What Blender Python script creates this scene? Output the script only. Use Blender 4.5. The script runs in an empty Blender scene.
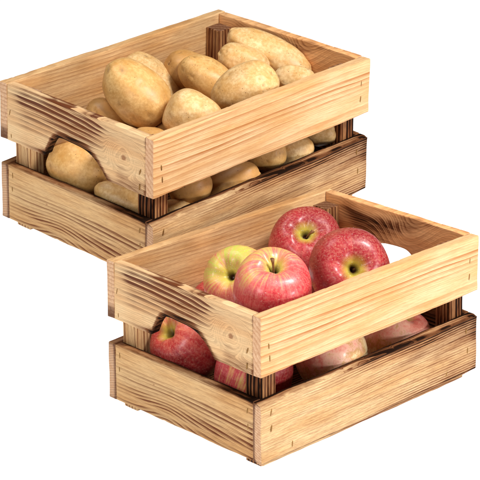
import bpy, math, random
import numpy as np
from mathutils import Vector, Matrix, Euler, noise

S = 0.0085          # one modelling unit (about a centimetre) in metres
CAM_LOC= [-167.232, -171.204, 115.774]
CAM_FWD= [0.6977, 0.68525, -0.20895]
BACK_LOC= [9.372, 29.731, 12.38]
BACK_ROT= [0.07477, -0.05037, 0.04427]
POT=[
('P1',[19.18, 43.72, 33.33],[0.214, -0.753, -0.622],5.07,3.83),  #local [10.6 13.9 17.9]
('P2',[30.63, 53.94, 30.0],[0.402, -0.616, -0.677],4.99,3.53),  #local [21.5 22.6 13.6]
('P3',[16.61, 47.0, 29.56],[0.604, -0.719, -0.343],2.96,2.74),  #local [ 8.2 16.8 14.3]
('P4',[21.37, 34.75, 31.28],[0.56, -0.704, -0.437],3.78,3.50),  #local [12.2  5.4 16.5]
('P5a',[35.55, 51.19, 31.64],[0.832, -0.162, -0.531],3.36,3.11),  #local [26.  20.  15.1]
('P5b',[34.67, 46.22, 31.76],[0.425, -0.755, -0.499],4.26,2.78),  #local [24.9 15.4 15.6]
('P6',[41.32, 45.51, 33.1],[0.598, -0.718, -0.356],3.57,2.38),  #local [31.1 14.6 16.6]
('P7',[31.61, 35.65, 33.04],[-0.643, 0.611, -0.462],4.52,3.11),  #local [21.8  5.9 17.7]
('P8',[45.92, 45.03, 33.5],[0.442, -0.804, -0.398],6.27,2.48),  #local [35.4 13.9 16.8]
('P9',[41.62, 35.64, 32.31],[0.671, -0.727, -0.145],2.86,1.91),  #local [31.   5.4 16.6]
('P10',[14.41, 35.27, 28.52],[0.658, -0.728, -0.192],2.87,2.66),  #local [ 5.6  6.  14.3]
('H1',[13.38, 49.54, 22.84],[0.575, -0.71, -0.407],3.94,3.65),  #local [ 5.  18.8  8.1]
('H2',[13.51, 39.5, 20.46],[0.618, -0.723, -0.309],4.26,2.16),  #local [4.6 9.4 6.6]
('G1',[17.79, 34.44, 18.65],[0.673, -0.727, -0.138],2.18,2.02),  #local [8.3 4.4 5.1]
('G2',[20.6, 34.66, 21.88],[0.715, -0.648, 0.262],2.78,2.57),  #local [11.   4.7  7.9]
('G3',[27.8, 34.78, 20.55],[0.706, -0.608, 0.363],4.46,2.21),  #local [17.6  4.4  6.4]
('G4',[35.55, 35.17, 23.16],[0.716, -0.667, 0.205],2.73,2.52),  #local [24.9  4.6  8.4]
('G5',[40.51, 35.16, 22.17],[0.715, -0.646, 0.269],3.10,2.13),  #local [29.4  4.3  7.3]
('G6',[47.32, 35.61, 23.38],[0.716, -0.657, 0.237],2.38,1.87),  #local [35.8  4.5  8.1]
]
APP=[
('A1',[11.97, 15.8, 15.34],4.71,[-0.749, -0.148, 0.646]),
('A2',[8.81, 6.9, 17.86],4.99,[-0.11, -0.22, 0.969]),
('A3',[28.12, 20.22, 15.2],5.02,[-0.485, -0.505, 0.714]),
('A4',[23.16, 7.3, 16.32],5.38,[-0.564, -0.723, 0.399]),
('B1',[6.3, 19.7, 7.62],4.71,[-0.683, 0.338, 0.647]),
('B2',[7.31, 8.7, 6.85],4.97,[0.211, -0.226, 0.951]),
('B3',[18.43, 6.1, 6.91],4.83,[-0.007, 0.434, 0.901]),
('B4',[30.88, 6.2, 5.07],4.72,[0.136, -0.289, 0.948]),
]

scene = bpy.context.scene
COL = scene.collection
rnd = random.Random(7)

# ------------------------------------------------------------------ dimensions (units)
L, W, H, T, TE = 40.0, 27.95, 18.67, 1.4, 1.3
ZU, ZL = 11.0, 7.63          # underside of the upper boards, top of the lower boards
PW, PH = 2.6, 17.3           # corner posts
ZG = -1.23                   # ground under the feet

# ------------------------------------------------------------------ node helpers
class NT:
    def __init__(s, name):
        s.m = bpy.data.materials.new(name); s.m.use_nodes = True
        s.t = s.m.node_tree; s.n = s.t.nodes; s.l = s.t.links
        s.b = s.n['Principled BSDF']
    def new(s, typ, **kw):
        n = s.n.new(typ)
        for k, v in kw.items(): setattr(n, k, v)
        return n
    def put(s, sock, v):
        if isinstance(v, bpy.types.NodeSocket): s.l.new(v, sock)
        elif v is not None: sock.default_value = v
    def math(s, op, a, b=None, c=None, clamp=False):
        n = s.new('ShaderNodeMath', operation=op, use_clamp=clamp)
        s.put(n.inputs[0], a); s.put(n.inputs[1], b); s.put(n.inputs[2], c)
        return n.outputs[0]
    def attr(s, name, out='Fac'):
        return s.new('ShaderNodeAttribute', attribute_name=name).outputs[out]
    def vscale(s, v, sc, add=(0, 0, 0)):
        n = s.new('ShaderNodeMapping'); s.put(n.inputs['Vector'], v)
        n.inputs['Scale'].default_value = sc; n.inputs['Location'].default_value = add
        return n.outputs[0]
    def noise(s, v, scale=1.0, detail=3, rough=.5, dist=0.0):
        n = s.new('ShaderNodeTexNoise'); s.put(n.inputs['Vector'], v)
        n.inputs['Scale'].default_value = scale; n.inputs['Detail'].default_value = detail
        n.inputs['Roughness'].default_value = rough; n.inputs['Distortion'].default_value = dist
        return n.outputs['Fac']
    def ramp(s, f, stops, interp='LINEAR'):
        n = s.new('ShaderNodeValToRGB'); s.put(n.inputs[0], f)
        r = n.color_ramp; r.interpolation = interp
        while len(r.elements) < len(stops): r.elements.new(.5)
        for e, (p, c) in zip(r.elements, stops):
            e.position = p
            e.color = (c, c, c, 1) if not isinstance(c, tuple) else (*c, 1)
        return n.outputs[0]
    def mix(s, f, a, b, mode='MIX'):
        n = s.new('ShaderNodeMix', data_type='RGBA', blend_type=mode)
        s.put(n.inputs[0], f)
        for i, v in ((6, a), (7, b)):
            if isinstance(v, tuple): v = (*v, 1)
            s.put(n.inputs[i], v)
        return n.outputs[2]
    def bump(s, h, strength, dist, normal=None):
        n = s.new('ShaderNodeBump'); s.put(n.inputs['Height'], h)
        n.inputs['Strength'].default_value = strength; n.inputs['Distance'].default_value = dist
        if normal is not None: s.put(n.inputs['Normal'], normal)
        return n.outputs[0]

def srgb(r, g, b):
    f = lambda c: c/12.92 if c <= .04045 else ((c+.055)/1.055)**2.4
    return tuple(f(c/255) for c in (r, g, b))

# ------------------------------------------------------------------ materials
def wood_material(name, light, warm, late, late_gain=1.0, fib=1.0, wide=0.0, char=(.72, 1.2)):
    k = NT(name)
    luv = k.attr('luv', 'Vector'); g = k.attr('grain'); sc = k.attr('scorch_shade'); eg = k.attr('endgrain'); st = k.attr('stripe')
    wob = k.noise(k.vscale(luv, (.07, .45, .45)), 1, 3, .55)
    g2 = k.math('ADD', g, k.math('MULTIPLY', k.math('SUBTRACT', wob, .5), .95))
    wob2 = k.noise(k.vscale(luv, (.5, 3, 3)), 1, 2, .5)
    g2 = k.math('ADD', g2, k.math('MULTIPLY', k.math('SUBTRACT', wob2, .5), .05))
    fr = k.math('FRACT', g2)
    ring = k.ramp(fr, [(0, .0), (.30-wide, .06), (.62-wide, .42), (.84-wide*.6, 1.0), (.93, .75), (1, .0)], 'B_SPLINE')
    fr3 = k.math('FRACT', k.math('MULTIPLY', g2, 3.0))
    ring3 = k.ramp(fr3, [(0, .0), (.55, .08), (.84, 1.0), (1, .0)], 'B_SPLINE')
    # ring strength differs from year to year and drifts along the board
    idn = k.noise(k.vscale(luv, (.03, 1.1, 1.1), (9, 3, 1)), 1, 2, .5)
    rs = k.ramp(idn, [(.38, .12), (.60, 1.0)])
    fibre = k.noise(k.vscale(luv, (.35, 9, 9)), 1, 5, .62)
    fine = k.noise(k.vscale(luv, (1.1, 34, 34)), 1, 3, .6)
    patch = k.noise(k.vscale(luv, (.10, .5, .5), (4, 7, 2)), 1, 3, .5)
    base = k.mix(k.ramp(patch, [(.35, 0.0), (.68, 1.0)]), light, warm)
    base = k.mix(k.math('MULTIPLY', k.ramp(fibre, [(.38, 1.0), (.62, 0.0)]), .34*fib), base, late)
    base = k.mix(k.math('MULTIPLY', k.ramp(fine, [(.32, 1.0), (.50, 0.0)]), .48*fib), base, late)
    lm = k.math('MULTIPLY', k.math('MULTIPLY', ring, rs), k.math('MULTIPLY', st, late_gain), clamp=True)
    lm = k.math('ADD', lm, k.math('MULTIPLY', k.math('MULTIPLY', ring3, .42), k.math('ADD', .25, k.math('MULTIPLY', st, .75))), clamp=True)
    col = k.mix(lm, base, late)
    # scorching and painted interior shade: brown first along the hard rings, then black
    sn = k.noise(k.vscale(luv, (.13, .8, .8), (1, 5, 8)), 1, 5, .62, .6)
    sn2 = k.noise(k.vscale(luv, (.5, 5.0, 5.0), (3, 5, 8)), 1, 4, .6)
    sm = k.math('ADD', sc, k.math('MULTIPLY', k.math('SUBTRACT', sn, .5), 1.5))
    sm = k.math('ADD', sm, k.math('MULTIPLY', k.math('SUBTRACT', sn2, .5), .7))
    sm = k.math('ADD', k.math('MULTIPLY', sm, k.math('ADD', .55, k.math('MULTIPLY', lm, .65))), k.math('MULTIPLY', lm, .22))
    sm = k.math('MULTIPLY', sm, k.ramp(sc, [(.02, 0.0), (.15, 1.0)]))
    col = k.mix(k.ramp(sm, [(.22, 0.0), (.80, .90)]), col, srgb(104, 54, 26))
    col = k.mix(k.ramp(k.math('DIVIDE', sm, 2.0), [(char[0]/2, 0.0), (char[1]/2, .97)]), col, srgb(20, 10, 6))
    kn = k.attr('knot')
    col = k.mix(k.ramp(kn, [(.35, 0.0), (.9, .75)]), col, srgb(128, 72, 36))
    # end grain
    es = k.noise(k.vscale(luv, (2, 2.5, 2.5)), 1, 6, .7)
    ecol = k.mix(k.ramp(es, [(.35, 0.0), (.65, 1.0)]), srgb(196, 150, 112), srgb(222, 184, 148))
    ecol = k.mix(k.math('MULTIPLY', ring, .45), ecol, late)
    ecol = k.mix(k.ramp(k.math('ADD', sc, k.math('MULTIPLY', k.math('SUBTRACT', es, .5), .8)), [(.25, 0.0), (.9, .9)]), ecol, srgb(84, 44, 22))
    col = k.mix(eg, col, ecol)
    k.l.new(col, k.b.inputs['Base Color'])
    k.b.inputs['Roughness'].default_value = .72
    k.l.new(k.ramp(sm, [(.5, .25), (1.0, .04)]), k.b.inputs['Specular IOR Level'])
    h = k.math('ADD', k.math('MULTIPLY', lm, .8), k.math('MULTIPLY', fibre, .8))
    h = k.math('ADD', h, k.math('MULTIPLY', fine, .35))
    h = k.math('SUBTRACT', h, k.math('MULTIPLY', k.ramp(sm, [(.3, 0.0), (1.2, 1.0)]), .5))
    k.l.new(k.bump(h, .36, .0004), k.b.inputs['Normal'])
    return k.m

M_LIGHT = wood_material('pale_pine', srgb(225, 194, 148), srgb(212, 168, 112), srgb(160, 96, 42), 1.0, .8)
M_SIDE_LOW = wood_material('scorched_pine', srgb(228, 196, 146), srgb(214, 170, 114), srgb(112, 62, 30), 1.0, 1.3)
M_END = wood_material('flamed_pine', srgb(240, 204, 154), srgb(228, 178, 124), srgb(88, 44, 22), 1.4, .6, .12, (.9, 1.5))
M_END_LOW = wood_material('banded_pine', srgb(230, 192, 138), srgb(218, 168, 108), srgb(112, 62, 28), 1.2, .9, .08)
M_POST = wood_material('striped_pine', srgb(206, 152, 98), srgb(188, 128, 74), srgb(52, 26, 14), 1.5, 1.2, .1)
M_INNER = wood_material('inner_pine', srgb(228, 190, 138), srgb(216, 166, 106), srgb(134, 82, 44), .8, 1.0)
M_FLAME = wood_material('swirled_pine', srgb(246, 196, 138), srgb(236, 172, 110), srgb(140, 78, 36), .6, .8, .05)

def nail_material():
    k = NT('dull_brass')
    k.b.inputs['Metallic'].default_value = .7
    n = k.noise(k.new('ShaderNodeTexCoord').outputs['Object'], 900, 3)
    k.l.new(k.mix(n, srgb(70, 46, 20), srgb(170, 124, 60)), k.b.inputs['Base Color'])
    k.b.inputs['Roughness'].default_value = .45
    return k.m
M_NAIL = nail_material()

# ------------------------------------------------------------------ mesh from numpy data
def mesh_object(name, verts, faces, mat, parent=None, attrs=None, smooth=True, autosmooth=None):
    me = bpy.data.meshes.new(name)
    me.from_pydata([tuple(v) for v in (np.asarray(verts)*S).tolist()], [], faces)
    for a, (typ, data) in (attrs or {}).items():
        at = me.attributes.new(a, typ, 'POINT')
        at.data.foreach_set('vector' if typ == 'FLOAT_VECTOR' else 'value', np.asarray(data, dtype=np.float32).ravel())
    me.materials.append(mat)
    if smooth: me.polygons.foreach_set('use_smooth', [True]*len(me.polygons))
    if autosmooth: me.set_sharp_from_angle(angle=math.radians(autosmooth))
    me.update()
    o = bpy.data.objects.new(name, me); COL.objects.link(o)
    if parent: o.parent = parent
    return o

def empty(name, loc, label, cat, group=None, rot=None, scale=1):
    o = bpy.data.objects.new(name, None); COL.objects.link(o)
    o.empty_display_size = .05
    o.location = Vector(loc)*S
    if rot is not None: o.rotation_euler = rot
    o.scale = (scale,)*3
    o['label'] = label; o['category'] = cat
    if group: o['group'] = group
    return o

def smoothstep(a, b, x):
    t = np.clip((x-a)/(b-a), 0, 1); return t*t*(3-2*t)

def samples(n, length, r, step):
    """positions 0..length, denser next to both ends so that an edge can be rounded"""
    e = [0, r*.35, r*.7, r*1.05]
    k = max(2, int(round((length-2*r*1.1)/step)))
    mid = np.linspace(r*1.4, length-r*1.4, k+1)
    return np.concatenate([e, mid, [length-x for x in reversed(e)]])

def nz(pts, scale, off=0.0):
    return np.array([noise.noise(Vector((p[0]*scale[0]+off, p[1]*scale[1]+off*1.7, p[2]*scale[2]-off))) for p in pts])

def board(name, o, U, V, Wd, lu, lv, lw, mat, parent, grain, scorch_shade=None, stripe=None, knot=None, bottom=None,
          r=.14, rough=.05, seed=0, ustep=.22, vstep=.22, useg=None, wane=None):
    """A plank as one closed gridded mesh. u runs along the grain, v across the face, w through the
    thickness (w = lw is the outer face). 'bottom' gives the lower edge v as a function of u."""
    us = useg if useg is not None else samples(0, lu, r, ustep)
    vs = samples(0, lv, r, vstep)
    ws = samples(0, lw, r, .35)
    idx = {}; pts = []
    def vid(i, j, k):
        key = (i, j, k)
        if key not in idx:
            idx[key] = len(pts); pts.append((us[i], vs[j], ws[k]))
        return idx[key]
    nu, nv, nw = len(us)-1, len(vs)-1, len(ws)-1
    F = []
    for i in range(nu):
        for j in range(nv):
            F.append((vid(i, j, nw), vid(i+1, j, nw), vid(i+1, j+1, nw), vid(i, j+1, nw)))
            F.append((vid(i, j, 0), vid(i, j+1, 0), vid(i+1, j+1, 0), vid(i+1, j, 0)))
    for i in range(nu):
        for k in range(nw):
            F.append((vid(i, 0, k), vid(i+1, 0, k), vid(i+1, 0, k+1), vid(i, 0, k+1)))
            F.append((vid(i, nv, k), vid(i, nv, k+1), vid(i+1, nv, k+1), vid(i+1, nv, k)))
    for j in range(nv):
        for k in range(nw):
            F.append((vid(0, j, k), vid(0, j, k+1), vid(0, j+1, k+1), vid(0, j+1, k)))
            F.append((vid(nu, j, k), vid(nu, j+1, k), vid(nu, j+1, k+1), vid(nu, j, k+1)))
    p = np.array(pts, float)
    # rounded, slightly uneven edges
    er = r*(1+.8*nz(p, (.55, .55, .55), 3+seed)); er = np.clip(er, .04, r*1.33)
    lo = np.stack([er, er, er], 1); hi = np.array([lu, lv, lw])-lo
    q = np.clip(p, lo, hi); d = p-q; dn = np.linalg.norm(d, axis=1)
    m = dn > 1e-6
    dirs = np.zeros_like(d); dirs[m] = d[m]/dn[m][:, None]
    mx = np.abs(d).max(1)
    p2 = p.copy(); p2[m] = q[m]+dirs[m]*mx[m][:, None]
    # gentle saw marks, bow and dents
    bow = nz(p, (.07, .3, .3), 11+seed)*rough*1.6
    p2[:, 2] += bow
    topm = smoothstep(lv-.5, lv, p2[:, 1]); botm = 1-smoothstep(0, .5, p2[:, 1])
    p2[:, 1] += (topm*nz(p, (.16, 0, .3), 21+seed) + botm*nz(p, (.2, 0, .3), 31+seed))*rough*2.2
    chip = np.clip(nz(p, (1.4, .0, 1.2), 41+seed)-.32, 0, 1)
    p2[:, 1] -= topm*chip*rough*3.0; p2[:, 1] += botm*chip*rough*2.0
    if wane is not None:
        p2 = wane(p2)
    if bottom is not None:
        b = bottom(p2[:, 0]); p2[:, 1] = b+(lv-b)*(p2[:, 1]/lv)
    u, v, w = p2[:, 0], p2[:, 1], p2[:, 2]
    gr = grain(u, v, w)
    scv = scorch_shade(u, v, w) if scorch_shade else np.zeros(len(u))
    stv = stripe(u, v, w) if stripe else np.ones(len(u))
    knv = knot(u, v, w) if knot else np.zeros(len(u))
    edge_dark = .0
    eg = np.where((u < r*.25) | (u > lu-r*.25), 1.0, 0.0)
    A = np.array([U, V, Wd], float)
    P = np.array(o, float)+p2@A
    if np.linalg.det(A) < 0: F = [f[::-1] for f in F]
    luv = p2+np.array([seed*13.7, seed*7.3, seed*3.1])
    return mesh_object(name, P, F, mat, parent, {'luv': ('FLOAT_VECTOR', luv), 'grain': ('FLOAT', gr), 'scorch_shade': ('FLOAT', scv),
                       'stripe': ('FLOAT', stv), 'knot': ('FLOAT', knv), 'endgrain': ('FLOAT', eg)}, autosmooth=60)

X, Y, Z = (1, 0, 0), (0, 1, 0), (0, 0, 1)
nX, nY = (-1, 0, 0), (0, -1, 0)

def gauss(u, v, u0, v0, su, sv): return np.exp(-((u-u0)/su)**2-((v-v0)/sv)**2)

# ---- handle cut in the two upper end boards
EW = W-2*T
def arch(u, wl=5.6):
    d = (u-EW*.5-.1)
    x = np.clip(np.abs(d)/np.where(d < 0, wl, 5.8), 0, 1)
    return 3.1*(1-x**np.where(d < 0, 4.5, 3.0))**1.1*(1-.02*d*(x < 1))
def arch_far(u): return arch(u, 5.0)*.95
def arch_us():
    c = EW*.5+.25
    a = samples(0, EW, .14, .22)
    th = np.linspace(0, math.pi, 46)
    b = c+.25-5.95*np.cos(np.linspace(0, math.pi, 64))
    a = np.array([x for x in a if abs(x-c-.25) > 6.0])
    return np.unique(np.round(np.concatenate([a, b]), 4))

# ------------------------------------------------------------------ the crate
def nail(parent, P, n, up, seed):
    """the little slanted staple crown punched below the surface"""
    rr = random.Random(seed)
    n = Vector(n); up = Vector(up); side = n.cross(up)
    a = rr.uniform(-.45, .1); ax = (up*math.cos(a)+side*math.sin(a)).normalized(); sd = n.cross(ax)
    h, wd, th = rr.uniform(.33, .46), .105, .035
    ring = []
    N = 10
    V_, F_ = [], []
    for lay, (sc_, z) in enumerate(((1.0, -.03), (1.0, th*.6), (.8, th))):
        for i in range(N):
            t = 2*math.pi*i/N
            c, s_ = math.cos(t), math.sin(t)
            p = Vector(P)+ax*(h*sc_*c*(1 if abs(c) > .5 else .9))+sd*(wd*sc_*s_)+n*z
            V_.append(tuple(p))
    for l_ in range(2):
        for i in range(N):
            j = (i+1) % N
            F_.append((l_*N+i, l_*N+j, (l_+1)*N+j, (l_+1)*N+i))
    F_.append(tuple(2*N+i for i in range(N)))
    return mesh_object('nail', V_, F_, M_NAIL, parent)

def build_crate(root):
    # ---------- upper long boards
    def g_up(u, v, w): return v*1.25+.05*u*.35+.35*np.sin(u*.11+1)+(w-1.4)*1.2+.25*np.sin(v*1.1+u*.05)
    def s_up(u, v, w):
        return .14*smoothstep(5.2, 3.4, v)*smoothstep(3, 6, u)*smoothstep(39, 30, u)*0+.55*smoothstep(.25, 0, v)*smoothstep(.3, 1.2, w)*0 \
            + smoothstep(.35, 0.05, w)*(.25+.55*smoothstep(3.0, .4, v))  # inner face only: shade of the crate's inside painted in
    def st_up(u, v, w):
        return np.clip(.55+.55*gauss(u*0, v, 0, 4.6, 1, 1.5)+.25*np.sin(v*2.1+u*.04)*.5, .2, 1.2)
    b = board('side_board', (0, T, ZU), X, Z, nY, L, H-ZU, T, M_LIGHT, root, g_up, s_up, st_up, seed=1)
    b['label'] = 'smooth pale upper side board with fine straight grain'
    for (px, pz) in ((1.35, 3.75), (1.5, 2.15), (L-1.75, 4.6), (L-1.8, 2.35)):
        nail(b, (px, 0.0, ZU+pz), (0, -1, 0), Z, int(px*77+pz*13))
    # rear upper long board (its inner face looks at the camera)
    def g_bk(u, v, w): return v*1.9+.05*u+.3*np.sin(u*.13)+.3*gauss(u, v, 17, 3, 6, 3)
    def s_bk(u, v, w): return .06+.42*smoothstep(2.6, .2, v)+.9*smoothstep(2.4, 1.2, v)*smoothstep(16, 2, u)*.5+.3*smoothstep(T-.3, T, w)*0
    b = board('side_board', (0, W-T, ZU), X, Z, Y, L, H-ZU, T, M_INNER, root, g_bk, s_bk, lambda u, v, w: .6+0*u, seed=2)
    for (px, pz) in ((1.35, 3.75), (1.5, 2.15), (L-1.75, 4.6), (L-1.8, 2.35)):
        nail(b, (px, W, ZU+pz), (0, 1, 0), Z, int(px*71+pz*17))
    # ---------- lower long boards
    def g_lo(u, v, w): return v*3.0-.03*u+.55*gauss(u, v, 13, 5.2, 7, 2.6)+.45*gauss(u, v, 29, 6.0, 5, 2.0)+(w-1.4)*1.0+.2*np.sin(u*.2)
    def s_lo(u, v, w):
        top = smoothstep(ZL-.22, ZL-.03, v)
        face = .58*smoothstep(3.0, 7.2, v+.06*(u-20))*smoothstep(12, 30, u)+.28*smoothstep(14, 36, u)
        rim = 1.0*smoothstep(ZL-.62, ZL-.25, v)*smoothstep(10, 22, u)+.45*smoothstep(ZL-.5, ZL-.2, v)
        ledge = smoothstep(ZL-.12, ZL-.03, v)*smoothstep(T, T-.25, w)
        out = np.clip(face+rim, 0, 1.5)
        return out*(1-ledge)+ledge*(1.05+.25*np.sin(u*.35)*smoothstep(5, 12, u))+smoothstep(.5, .1, w)*.9+.55*smoothstep(.6, 0, v)+.35*gauss(u, v, 1.5, ZL, 3, 1.6)+.3*smoothstep(2, 0, L-u)  # real scorch outside; the inner face term is painted interior shade
    def st_lo(u, v, w): return .35+.75*smoothstep(4, 24, u)*(1+0*v)
    def chew(p):     # torn upper rim
        t = smoothstep(ZL-.5, ZL, p[:, 1])*smoothstep(.6, T, p[:, 2])
        n = nz(p, (.28, 0, .2), 77)
        p[:, 1] -= t*(.10+.30*np.clip(n+.15, 0, 1)+.22*gauss(p[:, 0], 0, 1.5, 0, 2.2, 1))
        return p
    b = board('side_board', (0, T, 0), X, Z, nY, L, ZL, T, M_SIDE_LOW, root, g_lo, s_lo, st_lo, seed=3, rough=.07, wane=chew)
    b['label'] = 'lower side board scorched dark brown along its top edge'
    for (px, pz) in ((1.7, 6.2), (1.75, 4.1), (5.3, .95), (L-2.2, 5.9), (L-1.9, 3.1), (L-6.1, 1.1)):
        nail(b, (px, 0.0, pz), (0, -1, 0), Z, int(px*77+pz*13+1))
    b = board('side_board', (0, W-T, 0), X, Z, Y, L, ZL, T, M_SIDE_LOW, root, g_lo, lambda u, v, w: s_lo(u, v, w)*.6+.3, st_lo, seed=4)
    for (px, pz) in ((1.7, 6.2), (1.75, 4.1), (L-2.2, 5.9), (L-1.9, 3.1)):
        nail(b, (px, W, pz), (0, 1, 0), Z, int(px*77+pz*13+2))
    # ---------- upper end boards with the hand hold. u runs from the rear corner to the front corner
    hh = H-ZU
    KU, KV = EW*.845, 3.9
    def g_e(u, v, w):
        flow = v*1.4+.02*u+.012*u*u*.2-.55*gauss(u, v, 6, 7, 9, 4)
        flow += .7*smoothstep(EW*.55, EW*.8, u)*(1-smoothstep(EW*.8, EW, u))*(v-3.9)*.35
        dist = np.sqrt(((u-KU)/1.25)**2+((v-KV)/1.05)**2)
        k = smoothstep(3.1, 1.2, dist)
        return flow*(1-k)+k*(dist*1.0+.12*np.sin(3*np.arctan2(v-KV, u-KU)))
    def s_e(u, v, w):
        near = 0*u if 1 else smoothstep(w*0+.9, w*0+.0, v-arch(u))*smoothstep(0, 1, v)
        base = .40*gauss(u, v, 11.5, 6.6, 8.5, 1.9)+.16*gauss(u, v, 8.5, 4.4, 6.5, 2.0)+.30*gauss(u, v, 15, 4.0, 4, 1.5)
        cut = 1.7*smoothstep(1.15, .05, v-arch(u))*smoothstep(EW*.5-7, EW*.5-5, u)*smoothstep(EW*.5+7.2, EW*.5+5, u)
        low = .9*smoothstep(1.5, .1, v)*smoothstep(2, 6, u)
        corner = .75*gauss(u, v, EW-1.8, .9, 2.6, .9)+.45*gauss(u, v, EW-4.5, 1.6, 1.0, 1.4)+.5*smoothstep(.5, .0, EW-u)
        inner = smoothstep(.4, .1, w)*.35  # painted shade on the face turned into the crate
        return base+cut+low*.8+corner+inner
    def st_e(u, v, w): return .16+1.05*(.38+.62*smoothstep(3.6, 5.6, v+.06*(u-10)))*smoothstep(.5, 4, u)*(1-.92*smoothstep(EW*.60, EW*.76, u))+.35*gauss(u, v, 9, 7, 8, 2)
    def kn(u, v, w):
        d = np.sqrt(((u-KU-.1)/.42)**2+((v-KV)/.34)**2); return smoothstep(1.25, .3, d)+.42*gauss(u, v, KU+.2, KV-.3, 1.8, 1.5)
    def tall(p):   # worn lower right tip
        p[:, 1] += .0*p[:, 1]
        return p
    us = arch_us()
    b = board('end_board', (TE, W-T, ZU), nY, Z, nX, EW, hh, TE, M_END, root, g_e, s_e, st_e, kn, bottom=arch, seed=5, useg=us, rough=.06)
    b['label'] = 'upper end board with dark stripes, a knot and an arched hand hold'
    for (py, pz) in ((.55, 3.9), (.75, .75), (EW-.9, 2.9), (EW-1.0, .9)):
        nail(b, (0, W-T-py, ZU+pz), (-1, 0, 0), Z, int(py*77+pz*13+3))
    # far upper end board: its inner face carries a big flame pattern
    def g_f(u, v, w):
        c = v+1.7*np.sin((u-3)*.26)*smoothstep(0, 6, u)+.9*np.sin(u*.55+v*.5)*.6
        return c*.95+.5*gauss(u, v, 10, 4, 4, 3)*3
    def s_f(u, v, w):
        c = .40+.65*np.sin((v+1.9*np.sin((u-2)*.24))*1.05+.8)
        inn = smoothstep(.6, .1, w)
        return inn*np.clip(c*.85*smoothstep(1, 6, u)*smoothstep(EW, EW-9, u)+.45*gauss(u, v, 8, 5, 5, 3)-.1, 0, 1.3)+.05+.5*smoothstep(.5, .05, v-arch(u))
    b = board('end_board', (L-TE, T, ZU), Y, Z, X, EW, hh, TE, M_FLAME, root, g_f, lambda u, v, w: s_f(EW-u, v, w), lambda u, v, w: .8+0*u, bottom=arch_far, seed=6, useg=us, rough=.06)
    for (py, pz) in ((.55, 3.9), (.75, .75), (EW-.9, 2.9), (EW-1.0, .9)):
        nail(b, (L, T+py, ZU+pz), (1, 0, 0), Z, int(py*77+pz*13+4))
    # ---------- lower end boards
    def g_el(u, v, w):
        hill = 2.0*gauss(u, 0, 9.5, 0, 4.2, 1)*smoothstep(5.5, .0, v)
        fall = -.16*np.clip(u-10, 0, 30)*smoothstep(7, 0, v)
        return v*1.9-hill-fall*.9+.2*np.sin(u*.3)
    def s_el(u, v, w):
        return .95*smoothstep(ZL-.5, ZL-.05, v)+.35*smoothstep(1.2, 0, EW-u)+.12*smoothstep(3, 0, v)+.35*smoothstep(ZL-1.2, ZL-.2, v)*smoothstep(12, 22, u)+.22*gauss(u, v, 17, 3, 7, 2.5)+1.1*smoothstep(.4, .1, w)  # last term paints interior shade on the inner face
    def st_el(u, v, w): return .30+.95*smoothstep(6.5, 1.5, v)*smoothstep(-2, 7, u)+.15*smoothstep(8, 24, u)
    b = board('end_board', (TE, W-T, 0), nY, Z, nX, EW, ZL, TE, M_END_LOW, root, g_el, s_el, st_el,
              lambda u, v, w: .8*smoothstep(1.3, .3, np.sqrt(((u-7.3)/.3)**2+((v-4.3)/.2)**2)), seed=7, rough=.06)
    b['label'] = 'lower end board with bands of grain that rise to a hump near its bottom'
    for (py, pz) in ((.85, 6.3), (.75, 4.4), (EW-.95, 6.2), (EW-.85, 4.2)):
        nail(b, (0, W-T-py, pz), (-1, 0, 0), Z, int(py*77+pz*13+5))
    b = board('end_board', (L-TE, T, 0), Y, Z, X, EW, ZL, TE, M_END_LOW, root, g_el, lambda u, v, w: s_el(u, v, w)+.3, st_el, seed=8, rough=.06)  # far board darkened further with painted interior shade
    for (py, pz) in ((.85, 6.3), (.75, 4.4), (EW-.95, 6.2), (EW-.85, 4.2)):
        nail(b, (L, T+py, pz), (1, 0, 0), Z, int(py*77+pz*13+6))
    # ---------- corner posts
    def g_p(u, v, w): return v*1.9+w*1.7+.02*u
    for i, (x, y, s_) in enumerate(((TE, T, .55), (L-TE-PW, T, .35), (TE, W-T-PW, .05), (L-TE-PW, W-T-PW, .45))):
        def s_p(u, v, w, s_=s_, i=i):
            dk = (1-smoothstep(.0, .5, v))*.75*smoothstep(2, 3, u) if i in (0,) else 0*v
            return s_*smoothstep(1, 2.5, u)+.35*np.sin(v*6+w*4)*.6*smoothstep(1, 2.5, u)+.7*dk+(.35*smoothstep(16, 10, u) if i == 3 else 0)+.45*smoothstep(PH+1.05, PH+1.2, u)+(.45*smoothstep(14, 11, u) if i == 1 else 0)  # front right post: interior shade painted in lower down
        e = .012
        board('corner_post', (x+e, y+e, -1.2), Z, X, Y, PH+1.2, PW-2*e, PW-2*e, M_SIDE_LOW if i == 2 else M_POST, root, g_p, s_p, lambda u, v, w: 1.2+0*u, r=.12, seed=10+i, vstep=.3, ustep=.6)
    # ---------- floor: slats between the lower boards, with a batten under each long side
    n = 5; gap = .06
    wd = (W-2*T-.04-(n-1)*gap)/n
    for i in range(n):
        y0 = T+.02+i*(wd+gap)
        x0, x1 = (TE+PW+.02, L-TE-PW-.02) if i in (0, n-1) else (TE+.02, L-TE-.02)
        board('floor_slat', (x0, y0, .05), X, Y, Z, x1-x0, wd, .6, M_INNER, root, lambda u, v, w: v*1.8+.03*u, lambda u, v, w: 1.2+0*u, seed=20+i, ustep=1., vstep=.5)  # slats darkened all over, the shade inside the crate painted in
    for j, y0 in enumerate((.22, W-.22-1.15)):
        board('bottom_batten', (.5 if j == 0 else .8, y0, -.52), X, Y, Z, L-3.0, 1.15, .505, M_SIDE_LOW, root, lambda u, v, w: v*2+w+.02*u, lambda u, v, w: .32+0*u, seed=30+j, ustep=.8, vstep=.3)

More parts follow.
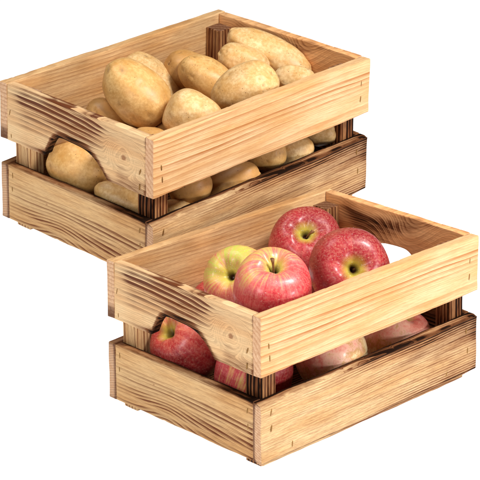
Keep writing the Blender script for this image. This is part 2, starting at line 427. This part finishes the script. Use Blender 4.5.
crate_group = 'wooden crates'
front = empty('wooden_crate', (0, 0, 0), 'flamed pine slatted crate filled with red apples, in front', 'crate', crate_group)
build_crate(front)
BS = 1.08
back = front.copy(); COL.objects.link(back)
back.location = Vector(BACK_LOC)*S; back.rotation_euler = BACK_ROT; back.scale = (BS,)*3
back['label'] = 'flamed pine slatted crate full of potatoes, standing behind the apples'
for ch in list(front.children):
    c = ch.copy(); COL.objects.link(c); c.parent = back
    for gch in ch.children:
        d = gch.copy(); COL.objects.link(d); d.parent = c

# ------------------------------------------------------------------ potatoes
def potato_material(name, light, dark, mud):
    k = NT(name)
    co = k.attr('rest', 'Vector'); ey = k.attr('eye')
    n1 = k.noise(k.vscale(co, (.45, .45, .45)), 1, 4, .6)
    n2 = k.noise(k.vscale(co, (2.2, 2.2, 2.2)), 1, 5, .65)
    n3 = k.noise(k.vscale(co, (9, 9, 9)), 1, 4, .7)
    col = k.mix(k.ramp(n1, [(.32, 0.0), (.66, 1.0)]), dark, light)
    col = k.mix(k.ramp(n2, [(.40, .55), (.60, 0.0)]), col, srgb(190, 138, 72))
    col = k.mix(k.ramp(n3, [(.34, .12), (.5, 0.0)]), col, srgb(158, 108, 54))
    net = k.noise(k.vscale(co, (1.1, 1.1, 1.1), (5, 5, 5)), 1, 6, .75, 1.2)
    col = k.mix(k.ramp(net, [(.54, 0.0), (.70, mud)]), col, srgb(166, 120, 70))
    vo = k.new('ShaderNodeTexVoronoi'); k.put(vo.inputs['Vector'], co); vo.inputs['Scale'].default_value = 1.25
    sp = k.ramp(vo.outputs['Distance'], [(.045, 1.0), (.10, 0.0)])
    col = k.mix(k.math('MULTIPLY', sp, .95), col, srgb(108, 68, 34))
    v2 = k.new('ShaderNodeTexVoronoi'); k.put(v2.inputs['Vector'], co); v2.inputs['Scale'].default_value = 3.1
    sp2 = k.ramp(v2.outputs['Distance'], [(.06, .35), (.13, 0.0)])
    col = k.mix(sp2, col, srgb(128, 86, 44))
    col = k.mix(k.math('MULTIPLY', ey, .8), col, srgb(112, 72, 38))
    k.l.new(col, k.b.inputs['Base Color'])
    k.l.new(k.ramp(n2, [(.3, .38), (.7, .52)]), k.b.inputs['Roughness'])
    k.b.inputs['Specular IOR Level'].default_value = .4
    k.b.inputs['Subsurface Weight'].default_value = .04
    k.b.inputs['Subsurface Radius'].default_value = (.004, .002, .001)
    k.b.inputs['Subsurface Scale'].default_value = .5
    h = k.math('ADD', k.math('MULTIPLY', n3, .12), k.math('MULTIPLY', n2, .55))
    h = k.math('SUBTRACT', h, k.math('MULTIPLY', k.math('ADD', sp, k.math('MULTIPLY', sp2, .5)), .5))
    k.l.new(k.bump(h, .45, .0006), k.b.inputs['Normal'])
    return k.m
M_POTATO = potato_material('potato_skin', srgb(230, 198, 146), srgb(212, 164, 98), .34)
M_POTATO_BROWN = potato_material('dusty_potato_skin', srgb(206, 158, 98), srgb(184, 130, 70), .5)
M_POTATO_GOLD = potato_material('golden_potato_skin', srgb(226, 184, 120), srgb(204, 150, 80), .40)

def sphere_grid(nlat, nlon):
    """unit sphere directions, poles on the x axis"""
    V_ = [(1, 0, 0)]
    for i in range(1, nlat):
        t = math.pi*i/nlat
        for j in range(nlon):
            f = 2*math.pi*j/nlon
            V_.append((math.cos(t), math.sin(t)*math.cos(f), math.sin(t)*math.sin(f)))
    V_.append((-1, 0, 0))
    F_ = []
    for j in range(nlon): F_.append((0, 1+(j+1) % nlon, 1+j)[::-1])
    for i in range(nlat-2):
        for j in range(nlon):
            a = 1+i*nlon+j; b_ = 1+i*nlon+(j+1) % nlon
            F_.append((a, a+nlon, b_+nlon, b_))
    o = 1+(nlat-2)*nlon
    for j in range(nlon): F_.append((len(V_)-1, o+(j+1) % nlon, o+j)[::-1])
    return np.array(V_), [tuple(reversed(f)) for f in F_]
SPH = sphere_grid(48, 56)

def potato(center, axis, a, b, label, seed, group='potatoes in the rear crate', flat=.92, taper=None, scale=BS, bend=None, mat=None):
    rr = random.Random(seed)
    D, F_ = SPH
    tp = rr.uniform(-.14, .14) if taper is None else taper
    bd = rr.uniform(-.07, .07) if bend is None else bend
    off = seed*3.77
    V_ = D.copy()
    # a little squarer than an ellipsoid
    e = 2.25
    nrm = (np.abs(V_)**e).sum(1)**(1/e); V_ = V_/nrm[:, None]
    V_ *= np.array([a, b, b*flat])
    V_[:, 1:] *= (1+tp*V_[:, 0:1]/a)
    V_[:, 2] += bd*(V_[:, 0]**2)/a
    ln = np.array([noise.noise(Vector((d[0]*1.25+off, d[1]*1.25-off, d[2]*1.25+off*.3))) for d in D])
    l2 = np.array([noise.noise(Vector((d[0]*3.1-off, d[1]*3.1+off, d[2]*3.1))) for d in D])
    V_ *= (1+.085*ln+.014*l2)[:, None]
    eye = np.zeros(len(D))
    for _ in range(rr.randint(9, 13)):
        d = np.array([rr.gauss(0, 1) for _ in range(3)]); d[0] *= 1.3; d /= np.linalg.norm(d)
        dt = np.arccos(np.clip(D@d, -1, 1)); sz = rr.uniform(.075, .14)
        V_ *= (1-.035*np.exp(-(dt/sz)**2)+.012*np.exp(-((dt-sz*1.6)/(sz*.6))**2))[:, None]
        eye = np.maximum(eye, np.exp(-(dt/(sz*.42))**2)*rr.uniform(.5, 1))
    V_ *= scale
    x = Vector(axis).normalized()
    up = Vector((0, 0, 1)); y = up.cross(x).normalized(); z = x.cross(y)
    roll = rr.uniform(-.5, .5)
    y, z = y*math.cos(roll)+z*math.sin(roll), z*math.cos(roll)-y*math.sin(roll)
    R_ = np.array([x[:], y[:], z[:]])
    o = mesh_object('potato', V_@R_, F_, mat or M_POTATO, None, {'rest': ('FLOAT_VECTOR', V_+off*5), 'eye': ('FLOAT', eye)})
    o.location = Vector(center)*S
    o['label'] = label; o['category'] = 'potato'; o['group'] = group
    return o

PLAB = {
 'P1': ('large smooth oval potato nearest the front left, on top of the heap', dict(taper=.03, bend=0, flat=.9, mat=M_POTATO_GOLD)),
 'P2': ('potato half hidden directly behind the largest oval potato', {}),
 'P3': ('small dull potato low behind the striped end board, at the far left', dict(mat=M_POTATO_BROWN)),
 'P4': ('round potato against the front side board, right of the largest oval one', {}),
 'P5a': ('potato by the rear corner post, partly covered by the long one lying before it', dict(mat=M_POTATO_BROWN)),
 'P5b': ('long potato lying before the rear corner post, sloping down to the right', dict(mat=M_POTATO_GOLD)),
 'P6': ('yellow egg shaped potato right in front of the longest one', {}),
 'P7': ('large potato with a blunt end leaning on the middle of the front board', dict(taper=-.12)),
 'P8': ('longest potato, lying at the back along the far end board', dict(bend=.03)),
 'P9': ('small potato in the right corner, peeping over the front board', {}),
 'P10': ('brown shaded potato tucked under the largest oval one by the near corner', dict(mat=M_POTATO_BROWN)),
 'H1': ('rounded potato filling the arched hand hold of the rear crate', dict(mat=M_POTATO_GOLD)),
 'H2': ('yellow potato in the gap beneath the knot of the end board', {}),
 'G1': ('small yellow potato low in the gap beside the near corner post', {}),
 'G2': ('potato second from the near corner post, seen in the gap between the side boards', dict(mat=M_POTATO_BROWN)),
 'G3': ('long brown potato lying in the gap between the two side boards', dict(mat=M_POTATO_BROWN)),
 'G4': ('round potato in the middle of the gap between the side boards', dict(mat=M_POTATO_GOLD)),
 'G5': ('potato with a rounded right end in the gap, before the dark hollow', {}),
 'G6': ('sliver of potato high in the gap, nearest the dark far post', {}),
}
for i, (k_, c, ax, a, b) in enumerate(POT):
    lab, kw = PLAB[k_]
    potato(c, ax, a, b, lab, 11+i, **kw)
MB = Euler(BACK_ROT).to_matrix()
def b2w(p): return tuple(Vector(BACK_LOC)+MB@(Vector(p)*BS))
fill = [(6.8, 22.1, 11.2), (6.5, 11.5, 12), (13.6, 9.5, 12), (13.5, 20, 11), (20.5, 12.5, 12), (21, 21.5, 11), (27.5, 9, 12.5),
        (28.5, 20.5, 9.8), (34.3, 8.6, 12), (34.5, 22.2, 11), (30.5, 14.5, 11), (9, 15, 6), (16, 12.5, 6), (24, 12.5, 6), (31, 13, 5)]
for i, p in enumerate(fill):
    rr = random.Random(90+i)
    potato(b2w(p), (rr.uniform(-1, 1), rr.uniform(-1, 1), rr.uniform(-.3, .3)), rr.uniform(3.3, 3.9), rr.uniform(2.6, 2.9),
           'potato buried beneath the others inside the crate', 60+i, group='potatoes under the heap', mat=M_POTATO_BROWN)

# ------------------------------------------------------------------ apples
def apple_material(name, red, pink, green, amt, streak=1.0):
    k = NT(name)
    sd = k.attr('streak', 'Vector'); bl = k.attr('blush'); cav = k.attr('cavity'); co = k.attr('rest', 'Vector')
    big = k.noise(k.vscale(co, (.33, .33, .33)), 1, 3, .5)
    if streak < .5:
        st = k.noise(k.vscale(co, (.9, .9, .9)), 1, 5, .6); st2 = k.noise(k.vscale(co, (4, 4, 4)), 1, 4, .7); streak = 1.0
    else:
        st = k.noise(k.vscale(sd, (7, 7, .8)), 1, 5, .65); st2 = k.noise(k.vscale(sd, (20, 20, 1.6)), 1, 4, .65)
    m = k.math('ADD', bl, k.math('MULTIPLY', k.math('SUBTRACT', big, .5), .55))
    m = k.math('ADD', m, k.math('MULTIPLY', k.math('SUBTRACT', st, .5), .75*streak))
    m = k.math('ADD', m, k.math('MULTIPLY', k.math('SUBTRACT', st2, .5), .40*streak))
    m = k.math('ADD', m, amt)
    col = k.ramp(m, [(.06, green), (.24, srgb(214, 160, 92)), (.38, pink), (.66, red), (1.0, srgb(138, 16, 30))])
    mot = k.noise(k.vscale(co, (3.5, 3.5, 3.5)), 1, 4, .7)
    col = k.mix(k.ramp(mot, [(.42, 0.0), (.7, .28)]), col, srgb(238, 178, 150))
    vo = k.new('ShaderNodeTexVoronoi'); k.put(vo.inputs['Vector'], co); vo.inputs['Scale'].default_value = 1.75
    dot = k.ramp(vo.outputs['Distance'], [(.035, .85), (.10, 0.0)])
    col = k.mix(dot, col, srgb(242, 204, 160))
    v3 = k.new('ShaderNodeTexVoronoi'); k.put(v3.inputs['Vector'], co); v3.inputs['Scale'].default_value = 4.2
    dot3 = k.ramp(v3.outputs['Distance'], [(.05, .22), (.12, 0.0)])
    col = k.mix(dot3, col, srgb(244, 196, 170))
    col = k.mix(k.ramp(cav, [(.0, 0.0), (.55, .75), (.85, .95)]), col, k.mix(k.ramp(cav, [(.6, 0.0), (.95, 1.0)]), srgb(196, 186, 70), srgb(52, 34, 12)))
    k.l.new(col, k.b.inputs['Base Color'])
    k.b.inputs['Roughness'].default_value = .40
    k.b.inputs['Specular IOR Level'].default_value = .42
    k.b.inputs['Coat Weight'].default_value = .12
    k.b.inputs['Coat Roughness'].default_value = .12
    k.b.inputs['Subsurface Weight'].default_value = .06
    k.b.inputs['Subsurface Radius'].default_value = (.006, .002, .001)
    k.b.inputs['Subsurface Scale'].default_value = .5
    h = k.math('ADD', k.math('MULTIPLY', k.noise(k.vscale(co, (1.6, 1.6, 1.6)), 1, 3, .5), .8), k.math('MULTIPLY', mot, .15))
    k.l.new(k.bump(h, .3, .0009), k.b.inputs['Normal'])
    return k.m
GREEN = srgb(190, 192, 74)
M_A_RED = apple_material('red_apple_skin', srgb(164, 22, 36), srgb(196, 62, 68), GREEN, .10)
M_A_PINK = apple_material('pink_apple_skin', srgb(192, 36, 50), srgb(218, 98, 94), GREEN, .02)
M_A_GREEN = apple_material('green_apple_skin', srgb(176, 44, 44), srgb(206, 100, 80), GREEN, -.10)
M_A_PALE = apple_material('pale_apple_skin', srgb(236, 116, 104), srgb(252, 198, 172), srgb(250, 228, 176), -.06, .22)

def stem_material():
    k = NT('apple_stem')
    n = k.noise(k.new('ShaderNodeTexCoord').outputs['Object'], 500, 3)
    k.l.new(k.mix(n, srgb(70, 40, 18), srgb(150, 96, 48)), k.b.inputs['Base Color'])
    k.b.inputs['Roughness'].default_value = .7
    return k.m
M_STEM = stem_material()
def drop_material():
    k = NT('water_drop')
    k.b.inputs['Base Color'].default_value = (.9, .88, .88, 1)
    k.b.inputs['Alpha'].default_value = .16
    k.b.inputs['IOR'].default_value = 1.45
    k.b.inputs['Specular IOR Level'].default_value = 1.0
    k.b.inputs['Roughness'].default_value = .06
    return k.m
M_DROP = drop_material()

PROF = [(0, .40), (.045, .41), (.08, .50), (.14, .61), (.22, .69), (.34, .765), (.48, .80), (.66, .755), (.83, .61), (.94, .40), (.995, .12),
        (1.0, -.08), (.96, -.30), (.88, -.50), (.76, -.67), (.62, -.79), (.48, -.86), (.36, -.87), (.25, -.82), (.15, -.74), (.07, -.70), (0, -.69)]
def resample(P_, n):
    out = []
    m = len(P_)-1
    for i in range(n+1):
        t = i/n*m; a = min(int(t), m-1); f = t-a
        p0 = P_[max(a-1, 0)]; p1 = P_[a]; p2 = P_[a+1]; p3 = P_[min(a+2, m)]
        q = [.5*((2*p1[j])+(-p0[j]+p2[j])*f+(2*p0[j]-5*p1[j]+4*p2[j]-p3[j])*f*f+(-p0[j]+3*p1[j]-3*p2[j]+p3[j])*f**3) for j in (0, 1)]
        out.append((max(q[0], 0), q[1]))
    out[0] = (0, out[0][1]); out[-1] = (0, out[-1][1])
    return out

def apple(center, r, axis, label, mat, seed, world_blush=None, blush_dir=(1, 0, 0), blush=.5, stem=1.0, droplets=0, group='apples in the front crate', stem_lean=(.2, .1), tall=1.0):
    rr = random.Random(seed)
    prof = resample(PROF, 70); n = 72
    V_, F_, sd, cav, bl = [], [], [], [], []
    ph = rr.uniform(0, 6.28); off = seed*4.1
    bd = Vector(blush_dir).normalized()
    if world_blush:
        az = Vector(axis).normalized(); ax_ = Vector((0, 0, 1)).cross(az).normalized(); ay = az.cross(ax_)
        wb = Vector(world_blush).normalized(); bd = Vector((wb.dot(ax_), wb.dot(ay), wb.dot(az)))
    for i, (pr_, pz) in enumerate(prof):
        ring_n = 1 if i in (0, len(prof)-1) else n
        for j in range(ring_n):
            t = 2*math.pi*j/n
            if 5 < i < 30: pz = prof[i][1]+.035*math.cos(5*t+ph)*math.exp(-((pr_-.32)/.16)**2)+.02*math.cos(3*t+ph)*math.exp(-((pr_-.4)/.2)**2)
            lobe = 1+.028*math.cos(5*t+ph)*(max(0, -pz)+.8*max(0, pz))+.028*math.cos(2*t+ph*2)+.012*math.cos(3*t-ph)
            d = Vector((math.cos(t), math.sin(t), pz))
            nn = noise.noise(Vector((d.x*.9+off, d.y*.9, d.z*.9-off)))
            f = lobe*(1+.035*nn)
            shoulder = 1+.10*math.cos(t+ph)*max(0, pz)
            x, y, z = pr_*f*math.cos(t), pr_*f*math.sin(t), pz*shoulder*tall
            V_.append((x*r, y*r, z*r))
            sd.append((math.cos(t), math.sin(t), pz+off))
            inner = i < 26
            c = 0.0
            if inner: c = max(0, min(1, (.38-pr_)/.33))**1.2
            elif pz < -.6: c = max(0, min(1, (.30-pr_)/.28))*.8
            cav.append(c)
            dv = Vector((x, y, z)); 
            bl.append(blush+.42*dv.dot(bd)+.10*nn)
    idx = 1
    for j in range(n): F_.append((0, 1+j, 1+(j+1) % n))
    for i in range(1, len(prof)-2):
        a0 = 1+(i-1)*n; b0 = a0+n
        for j in range(n):
            j2 = (j+1) % n
            F_.append((a0+j, b0+j, b0+j2, a0+j2))
    a0 = 1+(len(prof)-3)*n; last = len(V_)-1
    for j in range(n): F_.append((a0+j, last, a0+(j+1) % n))
    V_ = np.array(V_)
    z = Vector(axis).normalized(); x = Vector((0, 0, 1)).cross(z)
    if x.length < .05: x = Vector((1, 0, 0))
    x.normalize(); y = z.cross(x)
    Rm = np.array([x[:], y[:], z[:]])
    root = empty('apple', center, label, 'apple', group)
    o = mesh_object('fruit', V_@Rm, F_, mat, root, {'streak': ('FLOAT_VECTOR', sd), 'cavity': ('FLOAT', cav), 'blush': ('FLOAT', bl), 'rest': ('FLOAT_VECTOR', V_+off)})
    # stem: a tapered, bent twig with a thicker tip
    if stem:
        pts, k = [], 9
        for i in range(k+1):
            f = i/k
            pts.append((np.array([stem_lean[0]*f*f, stem_lean[1]*f*f, .28+.52*stem*f])*r, (.038-.012*math.sin(f*3)+.020*max(0, f-.75)*4)*r))
        sv, sf = [], []; m = 9
        for (c, rad) in pts:
            for j in range(m):
                t = 2*math.pi*j/m
                sv.append(c+np.array([math.cos(t)*rad, math.sin(t)*rad, 0]))
        for i in range(k):
            for j in range(m):
                j2 = (j+1) % m; sf.append((i*m+j, i*m+j2, (i+1)*m+j2, (i+1)*m+j))
        sf.append(tuple(k*m+j for j in range(m)))
        mesh_object('stem', np.array(sv)@Rm, sf, M_STEM, root)
    # dried blossom at the bottom
    cv, cf = [], []
    for j in range(5):
        t = j*2*math.pi/5
        b0 = len(cv)
        for (q, w_, zz) in ((.03, .035, -.70), (.075, .03, -.745), (.10, .004, -.80)):
            for s_ in (-1, 1):
                cv.append(((q*math.cos(t)-s_*w_*math.sin(t))*r, (q*math.sin(t)+s_*w_*math.cos(t))*r, zz*r))
        cf += [(b0, b0+1, b0+3, b0+2), (b0+2, b0+3, b0+5, b0+4)]
    mesh_object('blossom_end', np.array(cv)@Rm, cf, M_STEM, root)
    # water beads
    if droplets:
        dv, df = [], []
        nd = 8
        for _ in range(droplets):
            fi = rr.randrange(int(len(F_)*.12), int(len(F_)*.62)); f = F_[fi]
            P0 = V_[f[0]]; N0 = np.cross(V_[f[1]]-V_[f[0]], V_[f[-1]]-V_[f[0]]); ln_ = np.linalg.norm(N0)
            if ln_ < 1e-9: continue
            N0 = N0/ln_
            if N0@P0 < 0: N0 = -N0
            P0 = P0*1.0+(V_[f[2]]-V_[f[0]])*rr.random()
            q = np.cross(N0, [0.3, .5, .8]); q /= np.linalg.norm(q); w_ = np.cross(N0, q)
            sz = .026+.06*rr.random()**2.8; el = rr.uniform(.8, 1.3)
            b0 = len(dv)
            for (ra, hh_) in ((1.0, -.08), (.86, .30), (.5, .52)):
                for j in range(nd):
                    t = 2*math.pi*j/nd
                    dv.append(P0+sz*(ra*(math.cos(t)*q*el+math.sin(t)*w_)+hh_*N0))
            dv.append(P0+sz*.6*N0)
            for l_ in range(2):
                for j in range(nd):
                    j2 = (j+1) % nd; df.append((b0+l_*nd+j, b0+l_*nd+j2, b0+(l_+1)*nd+j2, b0+(l_+1)*nd+j))
            for j in range(nd): df.append((b0+2*nd+j, b0+2*nd+(j+1) % nd, b0+3*nd))
            df.append(tuple(b0+j for j in reversed(range(nd))))
        dr = mesh_object('water_droplets', np.array(dv)@Rm, df, M_DROP, root)
        dr['kind'] = 'stuff'
    return root

AL = {
 'A1': dict(label='green and red apple at the left, its stem hollow turned to the striped end board', mat=M_A_GREEN, world_blush=(.35, -.1, -1), blush=.60, stem=.75, droplets=260),
 'A2': dict(label='pink red apple at the front with an upright brown stem', mat=M_A_PINK, blush_dir=(.3, -.3, -.75), blush=.62, stem=1.15, droplets=420, stem_lean=(-.05, .07)),
 'A3': dict(label='red apple at the back, its dark stem hollow ringed with yellow green', mat=M_A_RED, blush_dir=(.2, .5, .1), blush=.66, stem=.7, droplets=380),
 'A4': dict(label='largest deep red apple, at the right, its stem hollow facing the viewer', mat=M_A_RED, world_blush=(.6, .1, .7), blush=.58, stem=.55, droplets=420),
 'B1': dict(label='yellow and red apple showing through the arched hand hold', mat=M_A_GREEN, blush_dir=(.3, -.8, -.3), blush=.72, stem=.5),
 'B2': dict(label='dark red apple low behind the near corner post', mat=M_A_RED, blush_dir=(1, -.5, 0), blush=.72, stem=.5),
 'B3': dict(label='pale yellow and pink apple in the side gap, next to the dark red one', mat=M_A_PALE, blush_dir=(.4, .2, .7), blush=.26, stem=0),
 'B4': dict(label='pink apple in the side gap, beside the dark hollow', mat=M_A_PALE, blush_dir=(.3, .2, .7), blush=.40, stem=.5),
}
for i, (k_, c, r, ax) in enumerate(APP):
    apple(c, r, ax, seed=5+i, **AL[k_])
for i, (c, r) in enumerate((((15.2, 22.4, 9.4), 4.5), ((20.9, 19.0, 5.4), 4.6), ((33.5, 21.4, 5.6), 4.7), ((24.6, 11.5, 11.5), 3.6), ((28.5, 14.2, 10.2), 4.0))[:3]):
    apple(c, r, (.2*i-.2, .3, 1), 'red apple beneath the others inside the crate', M_A_RED, 40+i, group='apples under the heap')

# ------------------------------------------------------------------ white ground and step, made to glow for a clipped white background
def white_material():
    k = NT('glowing_white')
    n = k.noise(k.new('ShaderNodeTexCoord').outputs['Object'], 3, 2)
    k.l.new(k.mix(n, (.60, .60, .60), (.62, .62, .62)), k.b.inputs['Base Color'])
    k.b.inputs['Roughness'].default_value = .8
    k.b.inputs['Specular IOR Level'].default_value = 0
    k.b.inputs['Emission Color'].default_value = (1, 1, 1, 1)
    k.b.inputs['Emission Strength'].default_value = .93  # added glow that keeps ground and step pure white
    return k.m
M_WHITE = white_material()
def structure(name, V_, F_):
    o = mesh_object(name, V_, F_, M_WHITE, None, smooth=False); o['kind'] = 'structure'; return o
G = 2600
structure('ground', [(-G, -G, ZG), (G, -G, ZG), (G, G, ZG), (-G, G, ZG)], [(0, 1, 2, 3)])
# low sloping step that the rear crate stands on
zt = -1.2
top = [b2w(p) for p in ((-3, 1.0, zt), (L+6, 1.0, zt), (L+6, W+8, zt), (-3, W+8, zt))]
bot = [(x, y, ZG) for x, y, z in top]
structure('display_step', top+bot, [(0, 1, 2, 3), (4, 7, 6, 5), (0, 4, 5, 1), (1, 5, 6, 2), (2, 6, 7, 3), (3, 7, 4, 0)])

# ------------------------------------------------------------------ light
w = bpy.data.worlds.new('World'); scene.world = w; w.use_nodes = True
bg = w.node_tree.nodes['Background']; bg.inputs[0].default_value = (1, 1, 1, 1); bg.inputs[1].default_value = .04

def softbox(name, loc, target, size, power, color=(1, 1, 1), sy=None):
    ld = bpy.data.lights.new(name, 'AREA'); ld.shape = 'RECTANGLE'; ld.size = size; ld.size_y = sy or size
    ld.energy = power; ld.color = color
    o = bpy.data.objects.new(name, ld); COL.objects.link(o)
    o.location = Vector(loc)*S
    o.rotation_euler = ((Vector(target)-Vector(loc))).to_track_quat('-Z', 'Y').to_euler()
    return o
softbox('key_softbox', (46, -62, 140), (22, 22, 10), .22, 22, (1, .985, .965), .36)
softbox('fill_softbox', (-120, -20, 80), (20, 25, 10), .4, 7.2, (1, .985, .965))
softbox('low_fill', (34, -140, 34), (20, 5, 8), .18, 7.5, (1, .985, .96))  # added low fill that brightens the apples in the side gap
softbox('top_softbox', (-10, 75, 150), (22, 30, 10), .5, 5)

# ------------------------------------------------------------------ camera
cd = bpy.data.cameras.new('camera'); cam = bpy.data.objects.new('camera', cd); COL.objects.link(cam)
cam.location = Vector(CAM_LOC)*S
cam.rotation_euler = Vector(CAM_FWD).to_track_quat('-Z', 'Y').to_euler()
cd.sensor_width = 36; cd.lens = 2155.0/480*36
cd.shift_x = (240-302.67)/480; cd.shift_y = (-62.81-240)/480
cd.clip_start = .05; cd.clip_end = 500
scene.camera = cam
scene.view_settings.view_transform = 'Standard'; scene.view_settings.look = 'None'
scene.view_settings.exposure = 0; scene.view_settings.gamma = 1
scene.render.engine = 'CYCLES'
